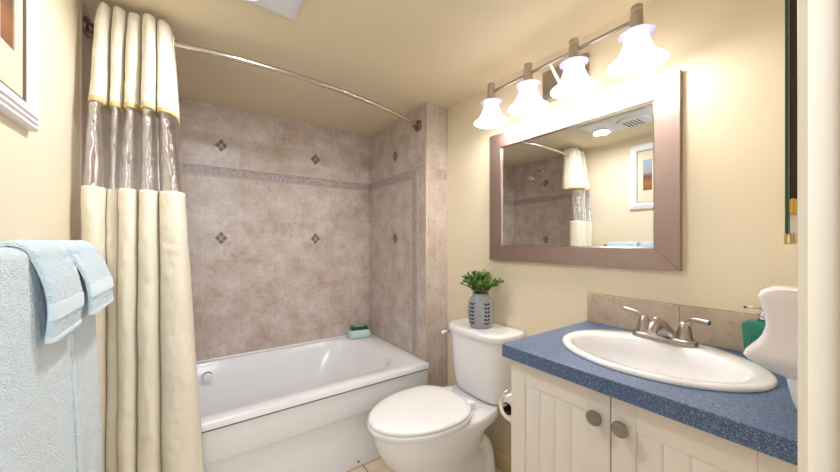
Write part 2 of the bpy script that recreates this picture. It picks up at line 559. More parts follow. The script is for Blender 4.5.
# ------------------------------------------------------------------ bathtub
def make_tub():
    t = thing('bathtub', (0.4, 1.9, 0), 'white alcove bathtub with a two-step front panel below the tiled walls', 'bathtub')
    x0, x1, y0, y1 = XL + 0.008, XW - 0.002, 1.505, YB - 0.002
    zr = 0.452
    n = 10
    rings = []
    # rim outer skirt, up and over, then basin
    rings.append(rrect(x0, x1, y0 + 0.012, y1, 0.004, zr - 0.033, n)); rings.append(rrect(x0, x1, y0, y1, 0.004, zr - 0.032, n))
    rings.append(rrect(x0, x1, y0, y1, 0.006, zr - 0.008, n))
    rings.append(rrect(x0 + 0.003, x1 - 0.003, y0 + 0.003, y1 - 0.003, 0.008, zr - 0.002, n))
    rings.append(rrect(x0 + 0.008, x1 - 0.008, y0 + 0.010, y1 - 0.008, 0.01, zr, n))
    bx0, bx1, by0, by1 = x0 + 0.095, x1 - 0.125, y0 + 0.085, y1 - 0.045
    R = (0.26, 0.12, 0.12, 0.20)
    rings.append(rrect(bx0 - 0.01, bx1 + 0.01, by0 - 0.008, by1 + 0.006, R, zr, n))
    rings.append(rrect(bx0, bx1, by0, by1, R, zr - 0.006, n))
    rings.append(rrect(bx0 + 0.006, bx1 - 0.012, by0 + 0.006, by1 - 0.006, R, zr - 0.02, n))
    for (f, dz) in ((0.25, 0.10), (0.5, 0.19), (0.75, 0.265), (0.9, 0.30)):
        rings.append(rrect(bx0 + 0.01 + 0.05 * f, bx1 - 0.02 - 0.22 * f, by0 + 0.01 + 0.06 * f, by1 - 0.01 - 0.06 * f, tuple(max(0.10, q - 0.06 * f) for q in R), zr - dz, n))
    rings.append(rrect(bx0 + 0.10, bx1 - 0.30, by0 + 0.11, by1 - 0.11, 0.10, zr - 0.325, n))
    rings.append(rrect(bx0 + 0.18, bx1 - 0.38, by0 + 0.17, by1 - 0.17, 0.08, zr - 0.328, n))
    bm = bmesh.new(); loft(bm, rings, False, True)
    link('basin', bm, 'tub', t, True, 40)
    # raised lip against the tiles
    bm = bmesh.new()
    box(bm, x0, x1, y1 - 0.014, y1, zr - 0.001, zr + 0.010, bev=0.004)
    link('tiling_flange', bm, 'tub', t, True, 40)
    # apron: upper panel, recessed lower panel
    bm = bmesh.new()
    prof = [(y0 + 0.011, zr - 0.030), (y0 + 0.012, 0.290), (y0 + 0.016, 0.277), (y0 + 0.030, 0.268), (y0 + 0.030, 0.25), (y0 + 0.06, 0.25), (y0 + 0.06, zr - 0.036)]
    loft(bm, [[Vector((x, y, z)) for y, z in prof] for x in (x0 + 0.001, x1 - 0.003)])
    link('upper_panel', bm, 'tub', t, True, 30)
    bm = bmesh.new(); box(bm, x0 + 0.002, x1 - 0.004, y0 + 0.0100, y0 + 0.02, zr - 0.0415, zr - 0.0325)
    link('gap_shadow', bm, 'brown', t)  # dark strip at the panel seam, painting in the shadow line under the lip
    bm = bmesh.new(); box(bm, x0 + 0.001, x1 - 0.003, y0 + 0.036, y0 + 0.056, 0.0, 0.252, bev=0.001, seg=1)
    lp = link('lower_panel', bm, 'tub', t)
    bm = bmesh.new(); lathe(bm, [(0.004, -0.003), (0.0055, -0.001), (0.0055, 0.001)], (0.693, y0 + 0.0355, 0.022), 'Y', 12)
    o = link('screw_head', bm, 'black', lp, True, 40); o['label'] = 'small dark screw at the foot of the panel'
    # round control knob on the long inner side
    bm = bmesh.new(); cy = by1 - 0.018
    lathe(bm, [(0.022, 0.01), (0.025, -0.008), (0.021, -0.012)], (0.058, cy, 0.385), 'Y', 28)
    link('overflow_plate', bm, 'chrome', t, True, 40)
    bm = bmesh.new()
    lathe(bm, [(0.010, 0.0), (0.012, -0.016), (0.021, -0.019), (0.023, -0.024), (0.021, -0.034), (0.008, -0.038)], (0.058, cy, 0.385), 'Y', 28)
    link('drain_knob', bm, 'tub', t, True, 40)
    bm = bmesh.new(); lathe(bm, [(0.03, 0.0), (0.03, 0.003), (0.02, 0.005)], (bx0 + 0.27, 1.90, zr - 0.328), 'Z', 28)
    link('drain', bm, 'chrome', t, True, 40)
    return t
make_tub()

# ------------------------------------------------------------------ toilet
def egg(xt, xb, yc, w_, z, n=48, sq=0.0, wide=0.58):
    """outline: tip at xt (towards the room), flat-ish back at xb"""
    L = xb - xt
    out = []
    xm = xt + L * wide
    for i in range(n):
        a = 2 * PI * i / n
        c, s = math.cos(a), math.sin(a)
        if c < 0:
            x = xm + c * (xm - xt)
            y = yc + w_ * s * (abs(s) ** 0.05 if s else 1)
        else:
            k = 2.0 + sq
            x = xm + (xb - xm) * (abs(c) ** (2 / k))
            y = yc + math.copysign(w_ * abs(s) ** (2 / k), s) * (1 - 0.12 * (abs(c) ** 2))
        out.append(Vector((x, y, z)))
    return out

def make_toilet():
    yc = 1.145
    t = thing('toilet', (0.98, yc, 0), 'white close-coupled toilet with its lid down between tub and vanity', 'toilet')
    # bowl and pedestal
    bm = bmesh.new()
    rings = []
    for (z, xt, xb, w_, sq, wd) in ((0.0, 0.72, 1.22, 0.124, 1.5, 0.5), (0.012, 0.718, 1.222, 0.126, 1.5, 0.5), (0.03, 0.732, 1.212, 0.116, 1.5, 0.5),
                                (0.09, 0.740, 1.195, 0.102, 1.4, 0.5), (0.15, 0.716, 1.175, 0.108, 1.2, 0.5), (0.21, 0.672, 1.150, 0.130, 0.8, 0.5),
                                (0.27, 0.624, 1.135, 0.156, 0.6, 0.55), (0.32, 0.598, 1.150, 0.171, 0.6, 0.55), (0.345, 0.592, 1.190, 0.175, 0.9, 0.53), (0.355, 0.590, 1.215, 0.177, 1.2, 0.52),
                                (0.38, 0.588, 1.21, 0.176, 1.4, 0.52), (0.392, 0.588, 1.21, 0.176, 1.4, 0.52), (0.397, 0.592, 1.207, 0.172, 1.4, 0.52)):
        rings.append(egg(xt, xb, yc, w_, z, 48, sq, wd))
    loft(bm, rings)
    # the trapway bulge on each side
    link('bowl', bm, 'china', t, True, 50)
    bm = bmesh.new()
    for s in (-1, 1):
        pts = catmull([(0.86, yc + s * 0.075, 0.10), (0.93, yc + s * 0.085, 0.16), (1.0, yc + s * 0.09, 0.235), (1.08, yc + s * 0.088, 0.24), (1.13, yc + s * 0.08, 0.17), (1.15, yc + s * 0.075, 0.05)], 6)
        tube(bm, pts, 0.036, 14)
    link('trapway', bm, 'china', t, True, 60)
    bm = bmesh.new()
    for s in (-1, 1):
        bm = bmesh.new()
        lathe(bm, [(0.014, 0.0), (0.014, 0.008), (0.008, 0.016), (0.001, 0.018)], (1.02, yc + s * 0.118, 0.014), 'Z', 16)
        link('bolt_cap', bm, 'china', t, True, 60)
    # seat ring and lid
    def slab(name, zs, grow, mat):
        bm = bmesh.new()
        rs = []
        for z, g in zs:
            rs.append(egg(0.567 - g, 1.022 + g * 0.5, yc, 0.183 + g, z, 64, 0.9, 0.60))
        loft(bm, rs)
        return link(name, bm, mat, t, True, 50)
    slab('seat', [(0.399, -0.010), (0.401, -0.001), (0.410, 0.003), (0.419, 0.001), (0.4215, -0.008)], 0, 'seat')
    bm = bmesh.new()
    rs = []
    for z, g in ((0.4235, -0.012), (0.4245, -0.003), (0.431, -0.001), (0.437, -0.004), (0.4415, -0.013), (0.4455, -0.04), (0.447, -0.09), (0.4475, -0.14)):
        rs.append(egg(0.567 - g, 1.022 + g * 0.6, yc, 0.183 + g, z, 64, 0.9, 0.60))
    loft(bm, rs)
    link('lid', bm, 'seat', t, True, 60)
    bm = bmesh.new()
    for s in (-1, 1):
        bm = bmesh.new()
        box(bm, 1.012, 1.052, yc + s * 0.075 - 0.02, yc + s * 0.075 + 0.02, 0.397, 0.432, bev=0.008, seg=3)
        link('hinge', bm, 'seat', t, True, 50)
    # tank: bowed front
    def tank_ring(z, dx, dw, n=12):
        xf, xb_, hw = 1.088 - dx, 1.278, 0.186 + dw
        out = []
        # back edge straight, front bowed with rounded corners
        k = 28
        for i in range(k + 1):
            a = -PI / 2 + PI * i / k
            # superellipse front
            s, c = math.sin(a), math.cos(a)
            y = yc - math.copysign(abs(s) ** (2 / 3.6), s) * hw
            x = xb_ - 0.055 - (xb_ - 0.055 - xf) * abs(c) ** (2 / 3.0)
            out.append(Vector((x, y, z)))
        out.append(Vector((xb_ - 0.012, yc - hw, z)))
        out.append(Vector((xb_, yc - hw + 0.012, z)))
        out.append(Vector((xb_, yc + hw - 0.012, z)))
        out.append(Vector((xb_ - 0.012, yc + hw, z)))
        return out
    bm = bmesh.new()
    loft(bm, [tank_ring(z, dx, dw) for z, dx, dw in ((0.398, -0.045, -0.045), (0.402, -0.032, -0.032), (0.412, -0.022, -0.022), (0.45, -0.014, -0.016), (0.55, -0.006, -0.008), (0.69, 0.0, 0.0), (0.70, 0.0, 0.0))])
    tk = link('tank', bm, 'china', t, True, 50)
    bm = bmesh.new()
    loft(bm, [tank_ring(z, dx, dw) for z, dx, dw in ((0.700, 0.002, 0.002), (0.702, 0.012, 0.010), (0.710, 0.016, 0.013), (0.724, 0.016, 0.013), (0.731, 0.012, 0.010), (0.7345, 0.002, 0.002), (0.7355, -0.03, -0.03))])
    link('tank_lid', bm, 'china', t, True, 50)
    # flush lever on the far side of the tank
    bm = bmesh.new()
    lathe(bm, [(0.012, 0.0), (0.012, 0.006), (0.008, 0.010)], (1.125, yc + 0.183, 0.672), 'Y', 18)
    fl = link('flush_lever', bm, 'chrome', tk, True, 40)
    bm = bmesh.new()
    tube(bm, catmull([(1.125, yc + 0.190, 0.672), (1.128, yc + 0.199, 0.673), (1.12, yc + 0.204, 0.672), (1.095, yc + 0.205, 0.668)], 5), [0.006] * 5 + [0.0065] * 5 + [0.009] * 6, 10)
    o = link('lever_handle', bm, 'seat', tk, True, 60); o['label'] = 'white lever grip'
    return t
make_toilet()

# ------------------------------------------------------------------ vanity cabinet
def make_vanity():
    t = thing('vanity_cabinet', (1.04, 0.35, 0), 'white two-door bathroom vanity cabinet with grooved door panels', 'cabinet')
    X0, X1, Y0, Y1, ZT = 0.822, XR - 0.015, YF + 0.02, 0.652, 0.803
    bm = bmesh.new()
    box(bm, X0, X1, Y1 - 0.016, Y1, 0.09, ZT); box(bm, X0, X1, Y0, Y0 + 0.016, 0.09, ZT)
    box(bm, X0, X1, Y0 + 0.016, Y1 - 0.016, 0.09, 0.106); box(bm, X1 - 0.008, X1, Y0 + 0.016, Y1 - 0.016, 0.106, ZT)
    box(bm, X0, X0 + 0.016, Y0 + 0.016, Y1 - 0.016, ZT - 0.05, ZT); box(bm, X0, X0 + 0.016, 0.35, 0.37, 0.106, ZT - 0.05)
    link('carcass', bm, 'cab', t)
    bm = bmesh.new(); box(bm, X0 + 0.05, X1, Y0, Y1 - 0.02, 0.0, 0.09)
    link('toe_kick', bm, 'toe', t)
    for k, (a, b) in enumerate(((0.361, 0.651), (0.066, 0.3585))):
        bm = bmesh.new()
        xf = 0.803
        st = 0.052
        z0, z1 = 0.105, 0.797
        # frame: stiles and rails
        for (y0, y1, zz0, zz1) in ((a, a + st, z0, z1), (b - st, b, z0, z1), (a + st, b - st, z1 - 0.062, z1), (a + st, b - st, z0, z0 + st)):
            box(bm, xf, X0 - 0.001, y0, y1, zz0, zz1, bev=0.0015, seg=1)
        d = link('door', bm, 'cab', t)
        bm = bmesh.new()
        # beadboard: boards with rounded edges and a bead between
        y = a + st; wd = (b - a - 2 * st) / 4
        for i in range(4):
            box(bm, xf + 0.0018, X0 - 0.002, y + 0.0002, y + wd - 0.0034, z0 + st, z1 - 0.062, bev=0.0008, seg=2)
            tube(bm, [(xf + 0.0036, y + wd - 0.0016, z0 + st), (xf + 0.0036, y + wd - 0.0016, z1 - 0.062)], 0.0019, 8)
            y += wd
        link('beadboard_panel', bm, 'cab', d, True, 40)
        kn = 0.389 if k == 0 else 0.3316
        bm = bmesh.new()
        lathe(bm, [(0.0075, 0.0), (0.006, -0.010), (0.010, -0.013), (0.0170, -0.016), (0.0180, -0.020), (0.0170, -0.024), (0.0125, -0.0245), (0.011, -0.0235), (0.004, -0.025), (0.0005, -0.0255)], (xf, kn, 0.737), 'X', 32)
        link('knob', bm, 'knobm', d, True, 50)
    return t
make_vanity()

# countertop with a sink cut-out
SX, SY = 1.042, 0.360
def make_top():
    bm = bmesh.new()
    x0, x1, y0, y1 = 0.781, XR - 0.001, YF + 0.001, 0.667
    ang = sorted([2 * PI * i / 72 for i in range(72)] + [math.atan2(y - SY, x - SX) % (2 * PI) for x in (x0, x1) for y in (y0, y1)])
    def rect(z, d=0.0):
        out = []
        for a in ang:
            c, s = math.cos(a), math.sin(a)
            ts = []
            if c > 1e-9: ts.append((x1 - SX) / c)
            if c < -1e-9: ts.append((x0 + d - SX) / c)
            if s > 1e-9: ts.append((y1 - d - SY) / s)
            if s < -1e-9: ts.append((y0 - SY) / s)
            q = min(ts)
            out.append(Vector((SX + c * q, SY + s * q, z)))
        return out
    def ell(z):
        return [Vector((SX + 0.180 * math.cos(a), SY + 0.217 * math.sin(a), z)) for a in ang]
    loft(bm, [ell(0.804), rect(0.804, 0.002), rect(0.806), rect(0.842), rect(0.844, 0.0015), ell(0.844)], False, False)
    vr = None
    # inner wall
    loft(bm, [ell(0.844), ell(0.804)], False, False)
    bmesh.ops.remove_doubles(bm, verts=bm.verts, dist=1e-5)
    o = link('countertop', bm, 'laminate')
    o['label'] = 'blue speckled laminate worktop on the white vanity'; o['category'] = 'countertop'
make_top()

def make_sink():
    t = thing('sink', (SX, SY, 0.844), 'white oval drop-in basin set in the blue worktop', 'sink')
    bm = bmesh.new()
    n = 72
    def el(cx, b, a, z):
        return [Vector((cx + b * math.cos(2 * PI * i / n), SY + a * math.sin(2 * PI * i / n), z)) for i in range(n)]
    zt = 0.844
    prof = [(SX, 0.170, 0.205, zt - 0.003), (SX, 0.192, 0.231, zt + 0.0005), (SX, 0.1975, 0.2365, zt + 0.001), (SX, 0.1985, 0.2375, zt + 0.005), (SX, 0.195, 0.234, zt + 0.010), (SX, 0.188, 0.227, zt + 0.0125),
            (SX - 0.020, 0.158, 0.206, zt + 0.0125), (SX - 0.025, 0.150, 0.200, zt + 0.010), (SX - 0.027, 0.145, 0.195, zt + 0.003), (SX - 0.028, 0.138, 0.187, zt - 0.02),
            ] + [(SX - 0.028, 0.138 - 0.116 * (1 - math.cos(q * PI / 20)), 0.187 - 0.165 * (1 - math.cos(q * PI / 20)), zt - 0.02 - 0.110 * math.sin(q * PI / 20)) for q in range(1, 11)]
    loft(bm, [el(*p) for p in prof], False, True)
    link('bowl', bm, 'china', t, True, 60)
    bm = bmesh.new(); lathe(bm, [(0.021, 0), (0.021, 0.002), (0.016, 0.0035)], (SX - 0.028, SY, zt - 0.131), 'Z', 24)
    link('drain', bm, 'chrome', t, True, 40)
make_sink()

def make_faucet():
    zt = 0.844 + 0.0125
    fx, fy = 1.190, SY + 0.018
    t = thing('faucet', (fx, fy, zt), 'brushed nickel two-handle faucet on the back of the oval basin', 'faucet')
    bm = bmesh.new()
    def oval(z, a, b):
        return rrect(fx - b, fx + b, fy - a, fy + a, b * 0.96, z, 8)
    loft(bm, [oval(zt, 0.084, 0.028), oval(zt + 0.011, 0.084, 0.028), oval(zt + 0.015, 0.081, 0.025), oval(zt + 0.016, 0.074, 0.020)])
    link('base_plate', bm, 'nickel', t, True, 50)
    # spout body: wide foot rising to a short forward neck
    bm = bmesh.new()
    rings = []
    for (z, hw, xf, xb) in ((0.010, 0.046, 0.020, 0.022), (0.020, 0.038, 0.026, 0.020), (0.032, 0.028, 0.036, 0.016), (0.044, 0.021, 0.050, 0.010), (0.054, 0.017, 0.064, 0.000), (0.062, 0.014, 0.070, -0.014), (0.066, 0.009, 0.066, -0.030)):
        rings.append(rrect(fx - xf, fx + xb, fy - hw, fy + hw, min(hw, (xf + xb) / 2) * 0.85, zt + z, 6))
    loft(bm, rings)
    sp = link('spout', bm, 'nickel', t, True, 60)
    bm = bmesh.new()
    tube(bm, catmull([(fx - 0.030, fy, zt + 0.050), (fx - 0.060, fy, zt + 0.056), (fx - 0.085, fy, zt + 0.050), (fx - 0.098, fy, zt + 0.036)], 6), [0.016] * 7 + [0.0155] * 6 + [0.014] * 6, 18)
    link('spout_tip', bm, 'nickel', sp, True, 60)
    bm = bmesh.new()
    lathe(bm, [(0.006, 0.0), (0.005, 0.006), (0.011, 0.010), (0.0125, 0.018), (0.009, 0.026), (0.001, 0.029)], (fx - 0.020, fy + 0.012, zt + 0.044), 'Z', 16)
    link('lift_knob', bm, 'nickel', t, True, 60)
    for s, name in ((1, 'handle'), (-1, 'handle')):
        yy = fy + s * 0.052
        bm = bmesh.new()
        lathe(bm, [(0.023, 0.010), (0.0235, 0.016), (0.020, 0.022), (0.018, 0.038), (0.015, 0.052), (0.010, 0.064), (0.001, 0.067)], (fx, yy, zt), 'Z', 28)
        h = link('handle', bm, 'nickel', t, True, 50)
        bm = bmesh.new()
        lathe(bm, [(0.0222, 0.0125), (0.0225, 0.0145), (0.0222, 0.0165)], (fx, yy, zt), 'Z', 28)
        link('collar', bm, 'darkm', h, True, 50)
        bm = bmesh.new()
        pts = catmull([(fx, yy - s * 0.004, zt + 0.040), (fx - 0.002, yy + s * 0.008, zt + 0.064)] + ([(fx - 0.004, yy + 0.028, zt + 0.074), (fx - 0.006, yy + 0.058, zt + 0.080)] if s > 0 else [(fx - 0.006, yy - 0.026, zt + 0.077), (fx - 0.016, yy - 0.060, zt + 0.077)]), 6)
        tube(bm, pts, [0.010 - 0.0025 * min(1, i / 8) for i in range(len(pts))], 14)
        link('lever', bm, 'nickel', h, True, 60)
    return t
make_faucet()

# tiled backsplash
bm = bmesh.new()
for y0, y1 in ((0.363, 0.662), (0.062, 0.361), (YF + 0.002, 0.060)):
    box(bm, XR - 0.010, XR - 0.001, y0, y1, 0.8445, 0.956, bev=0.0012, seg=2)
o = link('backsplash', bm, 'tile_splash'); o['label'] = 'row of mottled beige backsplash tiles behind the basin'; o['category'] = 'backsplash'
bm = bmesh.new(); box(bm, XR - 0.0075, XR - 0.002, YF + 0.002, 0.6615, 0.8446, 0.9575)
g = link('grout', bm, 'brass', None)
g.data.materials.clear(); g.data.materials.append(plain('tan_grout', lin(150, 120, 78), 0.8))
g.parent = o

# ------------------------------------------------------------------ wall mirror
def make_mirror():
    y0, y1, z0, z1 = 0.358, 1.166, 1.067, 1.712
    t = thing('wall_mirror', (XR, (y0 + y1) / 2, z0), 'large rectangular wall mirror in a wide bronze metal frame', 'mirror')
    fw = 0.071
    xf = XR - 0.022
    bm = bmesh.new()
    # mitred frame: front bevels slightly to the glass
    o_ = [(y0, z0), (y1, z0), (y1, z1), (y0, z1)]
    i_ = [(y0 + fw, z0 + fw), (y1 - fw, z0 + fw), (y1 - fw, z1 - fw), (y0 + fw, z1 - fw)]
    rings = [[Vector((XR, y, z)) for y, z in o_], [Vector((xf + 0.001, y, z)) for y, z in o_],
             [Vector((xf, y + (0.001 if y < 0.7 else -0.001), z + (0.001 if z < 1.3 else -0.001))) for y, z in o_],
             [Vector((xf + 0.003, y, z)) for y, z in i_], [Vector((XR - 0.008, y, z)) for y, z in i_], [Vector((XR, y, z)) for y, z in i_]]
    loft(bm, rings, False, False)
    link('frame', bm, 'frame', t, False)
    # dark mitre joints at the corners and a dark edge to the glass
    for (a, b) in zip(o_, i_):
        bm = bmesh.new()
        p, q = Vector((xf - 0.0002, a[0], a[1])), Vector((xf + 0.0028, b[0], b[1]))
        tube(bm, [p + (q - p) * 0.02, q], 0.0006, 6)
        link('mitre_joint', bm, 'brown', t)
    bm = bmesh.new()
    box(bm, XR - 0.0085, XR - 0.002, y0 + fw - 0.002, y1 - fw + 0.002, z0 + fw - 0.002, z1 - fw + 0.002)
    link('mirror_glass', bm, 'mirror', t)
    # pale bevelled edge strip
    bm = bmesh.new()
    e0 = [(y0 + fw, z0 + fw), (y1 - fw, z0 + fw), (y1 - fw, z1 - fw), (y0 + fw, z1 - fw)]
    d = 0.006
    e1 = [(y0 + fw + d, z0 + fw + d), (y1 - fw - d, z0 + fw + d), (y1 - fw - d, z1 - fw - d), (y0 + fw + d, z1 - fw - d)]
    loft(bm, [[Vector((XR - 0.0088, y, z)) for y, z in e0], [Vector((XR - 0.0105, y, z)) for y, z in e0], [Vector((XR - 0.0088, y, z)) for y, z in e1]], False, False)
    o = link('inner_bead', bm, 'chrome', t); o['label'] = 'thin bright bead round the glass'
make_mirror()

# ------------------------------------------------------------------ vanity light bar
def make_light():
    xs = 1.150
    ys = [1.048, 0.843, 0.643, 0.437]
    t = thing('vanity_light', (XR, 0.745, 1.845), 'four-shade vanity light bar with glowing white bell shades above the mirror', 'wall light')
    bm = bmesh.new()
    box(bm, XR - 0.022, XR - 0.001, 0.655, 0.853, 1.777, 1.912, bev=0.004, seg=2)
    link('backplate', bm, 'nickel', t, True, 40)
    bm = bmesh.new()
    tube(bm, catmull([(XR - 0.015, 0.745, 1.81), (XR - 0.055, 0.744, 1.81), (XR - 0.10, 0.742, 1.838), (xs, 0.740, 1.868)], 6), 0.006, 12)
    link('arm', bm, 'pframe', t, True, 60)
    bm = bmesh.new()
    pts = [(xs, ys[0], 1.868), (xs, ys[3], 1.868)]
    tube(bm, pts, 0.0065, 14)
    link('bar', bm, 'nickel', t, True, 40)
    for y in ys:
        bm = bmesh.new()
        lathe(bm, [(0.026, 1.824), (0.027, 1.832), (0.019, 1.838), (0.0175, 1.885), (0.0145, 1.888), (0.0145, 1.893), (0.0175, 1.896), (0.0165, 1.909), (0.010, 1.913)], (xs, y, 0), 'Z', 28)
        s = link('socket', bm, 'champagne', t, True, 40)
        bm = bmesh.new()
        # thick-walled bell, open at the bottom
        out = [(0.030, 1.824), (0.032, 1.812), (0.036, 1.795), (0.042, 1.776), (0.051, 1.757), (0.063, 1.741), (0.077, 1.730), (0.0815, 1.726)]
        inn = [(r - 0.003, z - 0.001) for r, z in reversed(out)]
        lathe(bm, out + inn, (xs, y, 0), 'Z', 40, True, True)
        sh = link('lamp_shade', bm, 'shade', t, True, 70)
        bm = bmesh.new()
        lathe(bm, [(0.031, 1.818), (0.047, 1.819), (0.050, 1.8215), (0.047, 1.824), (0.027, 1.8245)], (xs, y, 0), 'Z', 36, False, False)
        fl = link('glass_flange', bm, 'flange', sh, True, 60)
        bm = bmesh.new()
        lathe(bm, [(0.011, 1.83), (0.013, 1.81), (0.021, 1.79), (0.024, 1.775), (0.021, 1.76), (0.012, 1.752), (0.001, 1.749)], (xs, y, 0), 'Z', 20)
        link('bulb', bm, 'bulb', sh, True, 60)
        ld = bpy.data.lights.new('bulb_light', 'POINT')
        ld.energy = BULB_W; ld.color = (1.0, 0.95, 0.89); ld.shadow_soft_size = 0.03
        lo = bpy.data.objects.new('bulb_light', ld); C.objects.link(lo)
        lo.parent = t
        lo.location = Vector((xs, y, 1.722)) - t.location
make_light()

# ------------------------------------------------------------------ shower rod and curtain
RZ = 1.895
def rod_z(x):
    return 1.914 - 0.038 * (x + 0.31) / 1.43
def rod_y(x):
    # shallow bow towards the room
    u = (x - 0.37) / 0.75
    return 1.474 + 0.140 * u * u
def make_rod():
    t = thing('curtain_rod', (0.4, 1.445, RZ), 'curved polished metal shower rod spanning the tub alcove', 'curtain rod')
    bm = bmesh.new()
    pts = [(x, rod_y(x), rod_z(x)) for x in [XL + 0.012 + (XW - XL - 0.022) * i / 40 for i in range(41)]]
    tube(bm, pts, 0.0115, 18)
    link('rod', bm, 'rodm', t, True, 40)
    for x, s in ((XL + 0.006, 1), (XW, -1)):
        bm = bmesh.new()
        y = rod_y(x)
        lathe(bm, [(0.034, 0.0005 * s), (0.034, 0.006 * s), (0.027, 0.014 * s), (0.017, 0.014 * s), (0.0165, 0.034 * s), (0.0135, 0.036 * s)], (x, y, rod_z(x)), 'X', 28)
        link('flange', bm, 'darkm', t, True, 40)
make_rod()

def make_curtain():
    t = thing('shower_curtain', (-0.17, 1.47, 0.06), 'ivory shower curtain with a clear vinyl window gathered at the left of the tub', 'curtain')
    import bisect
    def lobes(edges, amps, yc, s, power=0.62):
        """s in 0..len(edges)-1 -> x,y ; rounded lobes towards the room, creases at the edges"""
        i = min(int(s), len(edges) - 2); f = s - i
        a = amps[i]
        base = math.sin(PI * f)
        y = yc(edges[i] * (1 - f) + edges[i + 1] * f) - a * (base ** power)
        # fat lobes: push x outwards near creases
        w_ = edges[i + 1] - edges[i]
        x = edges[i] + w_ * (f - 0.10 * math.sin(2 * PI * f))
        return x, y
    def sheet(name, mat, z0, z1, e0, e1, a0, a1, yc0, yc1, nz, thick, ns=26, nse=0.0015, curve=1.0, power=0.62):
        N = len(e0) - 1
        bm = bmesh.new()
        rows = []
        for j in range(nz + 1):
            f = j / nz
            g = f ** curve
            ed = [p * (1 - g) + q * g for p, q in zip(e0, e1)]
            am = [p * (1 - g) + q * g for p, q in zip(a0, a1)]
            z = z0 + (z1 - z0) * f
            row = []
            for i in range(N * ns + 1):
                s = i / ns
                x, y = lobes(ed, am, lambda xx: yc0(xx) * (1 - g) + yc1(xx) * g, min(s, N - 1e-6), power)
                d = noise.noise(Vector((x * 18, z * 5, 3.1))) * nse * 3 + noise.noise(Vector((x * 60, z * 34, 9))) * nse
                row.append(Vector((x + d * 0.3, y + d, z)))
            rows.append(row)
        loft(bm, rows, False, False, closed=False)
        o = link(name, bm, mat, t, True)
        if thick:
            sm = o.modifiers.new('solid', 'SOLIDIFY'); sm.thickness = thick; sm.offset = 0
        return o
    E = [-0.290, -0.240, -0.202, -0.156, -0.112, -0.050]
    A = [0.120, 0.085, 0.090, 0.115, 0.110]
    hy = lambda x: rod_y(x) - 0.018 + 0.065 * max(0.0, min(1.0, (x + 0.112) / 0.062))
    A_top = [0.085, 0.075, 0.060, 0.065, 0.060]
    E_top = [-0.268, -0.236, -0.196, -0.156, -0.114, -0.072]
    ht = lambda x: rod_y(x) + 0.006 + 0.04 * max(0.0, min(1.0, (x + 0.114) / 0.042))
    sheet('header', 'curtain', 1.966, 1.622, E_top, E, A_top, A, ht, hy, 56, 0.0016, nse=0.003, curve=0.6)
    sheet('header_seam', 'curtain_hem', 1.630, 1.612, E, E, [a + 0.001 for a in A], [a + 0.002 for a in A], lambda x: hy(x) - 0.002, lambda x: hy(x) - 0.002, 3, 0.002, nse=0.003)
    E2 = [-0.298, -0.242, -0.212, -0.161, -0.106, -0.030]
    A2 = [0.065, 0.028, 0.062, 0.066, 0.080]
    fy = lambda x: 1.486
    sheet('clear_window', 'vinyl', 1.620, 1.333, E, E2, A, A2, hy, fy, 60, 0, nse=0.004, power=0.75)
    E3 = [-0.302, -0.244, -0.212, -0.166, -0.096, 0.038]
    A3 = [0.055, 0.022, 0.060, 0.065, 0.080]
    sheet('curtain_panel', 'curtain', 1.337, 0.07, E2, E3, A2, A3, fy, fy, 150, 0.0016, nse=0.0028)
    # grommet where the rod leaves the curtain
    bm = bmesh.new()
    x = -0.066; y = rod_y(x)
    prof = [(0.0135, -0.002), (0.0235, -0.002), (0.0245, 0.0), (0.0235, 0.002), (0.0135, 0.002), (0.0128, 0.0)]
    lathe(bm, prof + [prof[0]], (x, y, rod_z(x)), 'X', 28, False, False)
    link('grommet', bm, 'curtain', t, True, 40)
make_curtain()

# shower head on the left wall
def make_shower():
    y, z = 1.95, 1.875
    t = thing('wall_shower', (XL + 0.006, y, z), 'chrome wall shower above the left end of the tub, seen in the mirror', 'shower')
    bm = bmesh.new(); lathe(bm, [(0.028, 0.0), (0.028, 0.003), (0.014, 0.012)], (XL + 0.0062, y, z), 'X', 24)
    link('wall_flange', bm, 'chrome', t, True, 40)
    bm = bmesh.new(); tube(bm, catmull([(XL + 0.008, y, z), (XL + 0.06, y, z + 0.004), (XL + 0.10, y, z - 0.022), (XL + 0.125, y, z - 0.05)], 6), 0.009, 14)
    link('shower_arm', bm, 'chrome', t, True, 40)
    bm = bmesh.new()
    b = bmesh.new()
    lathe(b, [(0.012, 0.0), (0.016, 0.012), (0.014, 0.02), (0.028, 0.035), (0.036, 0.05), (0.037, 0.062), (0.033, 0.065)], (0, 0, 0), 'Z', 28)
    add(bm, b, Matrix.Translation((XL + 0.122, y, z - 0.046)) @ Matrix.Rotation(math.radians(180 - 40), 4, 'Y'))
    link('shower_head', bm, 'chrome', t, True, 40)
make_shower()

# ------------------------------------------------------------------ towel rail and towels
BX, BZ = -0.262, 1.128
def make_rail():
    t = thing('towel_rail', (XL, 1.0, BZ), 'chrome towel rail on the left cream wall, half hidden by towels', 'towel rail')
    bm = bmesh.new(); tube(bm, [(BX, 0.66, BZ), (BX, 1.305, BZ)], 0.007, 14)
    link('bar', bm, 'chrome', t, True, 40)
    for y in (0.665, 1.30):
        bm = bmesh.new()
        lathe(bm, [(0.021, 0.0003), (0.021, 0.004), (0.012, 0.010), (0.009, 0.018), (0.009, 0.050), (0.012, 0.055), (0.012, 0.068), (0.008, 0.072)], (XL, y, BZ), 'X', 24)
        link('bracket', bm, 'darkm', t, True, 40)
make_rail()

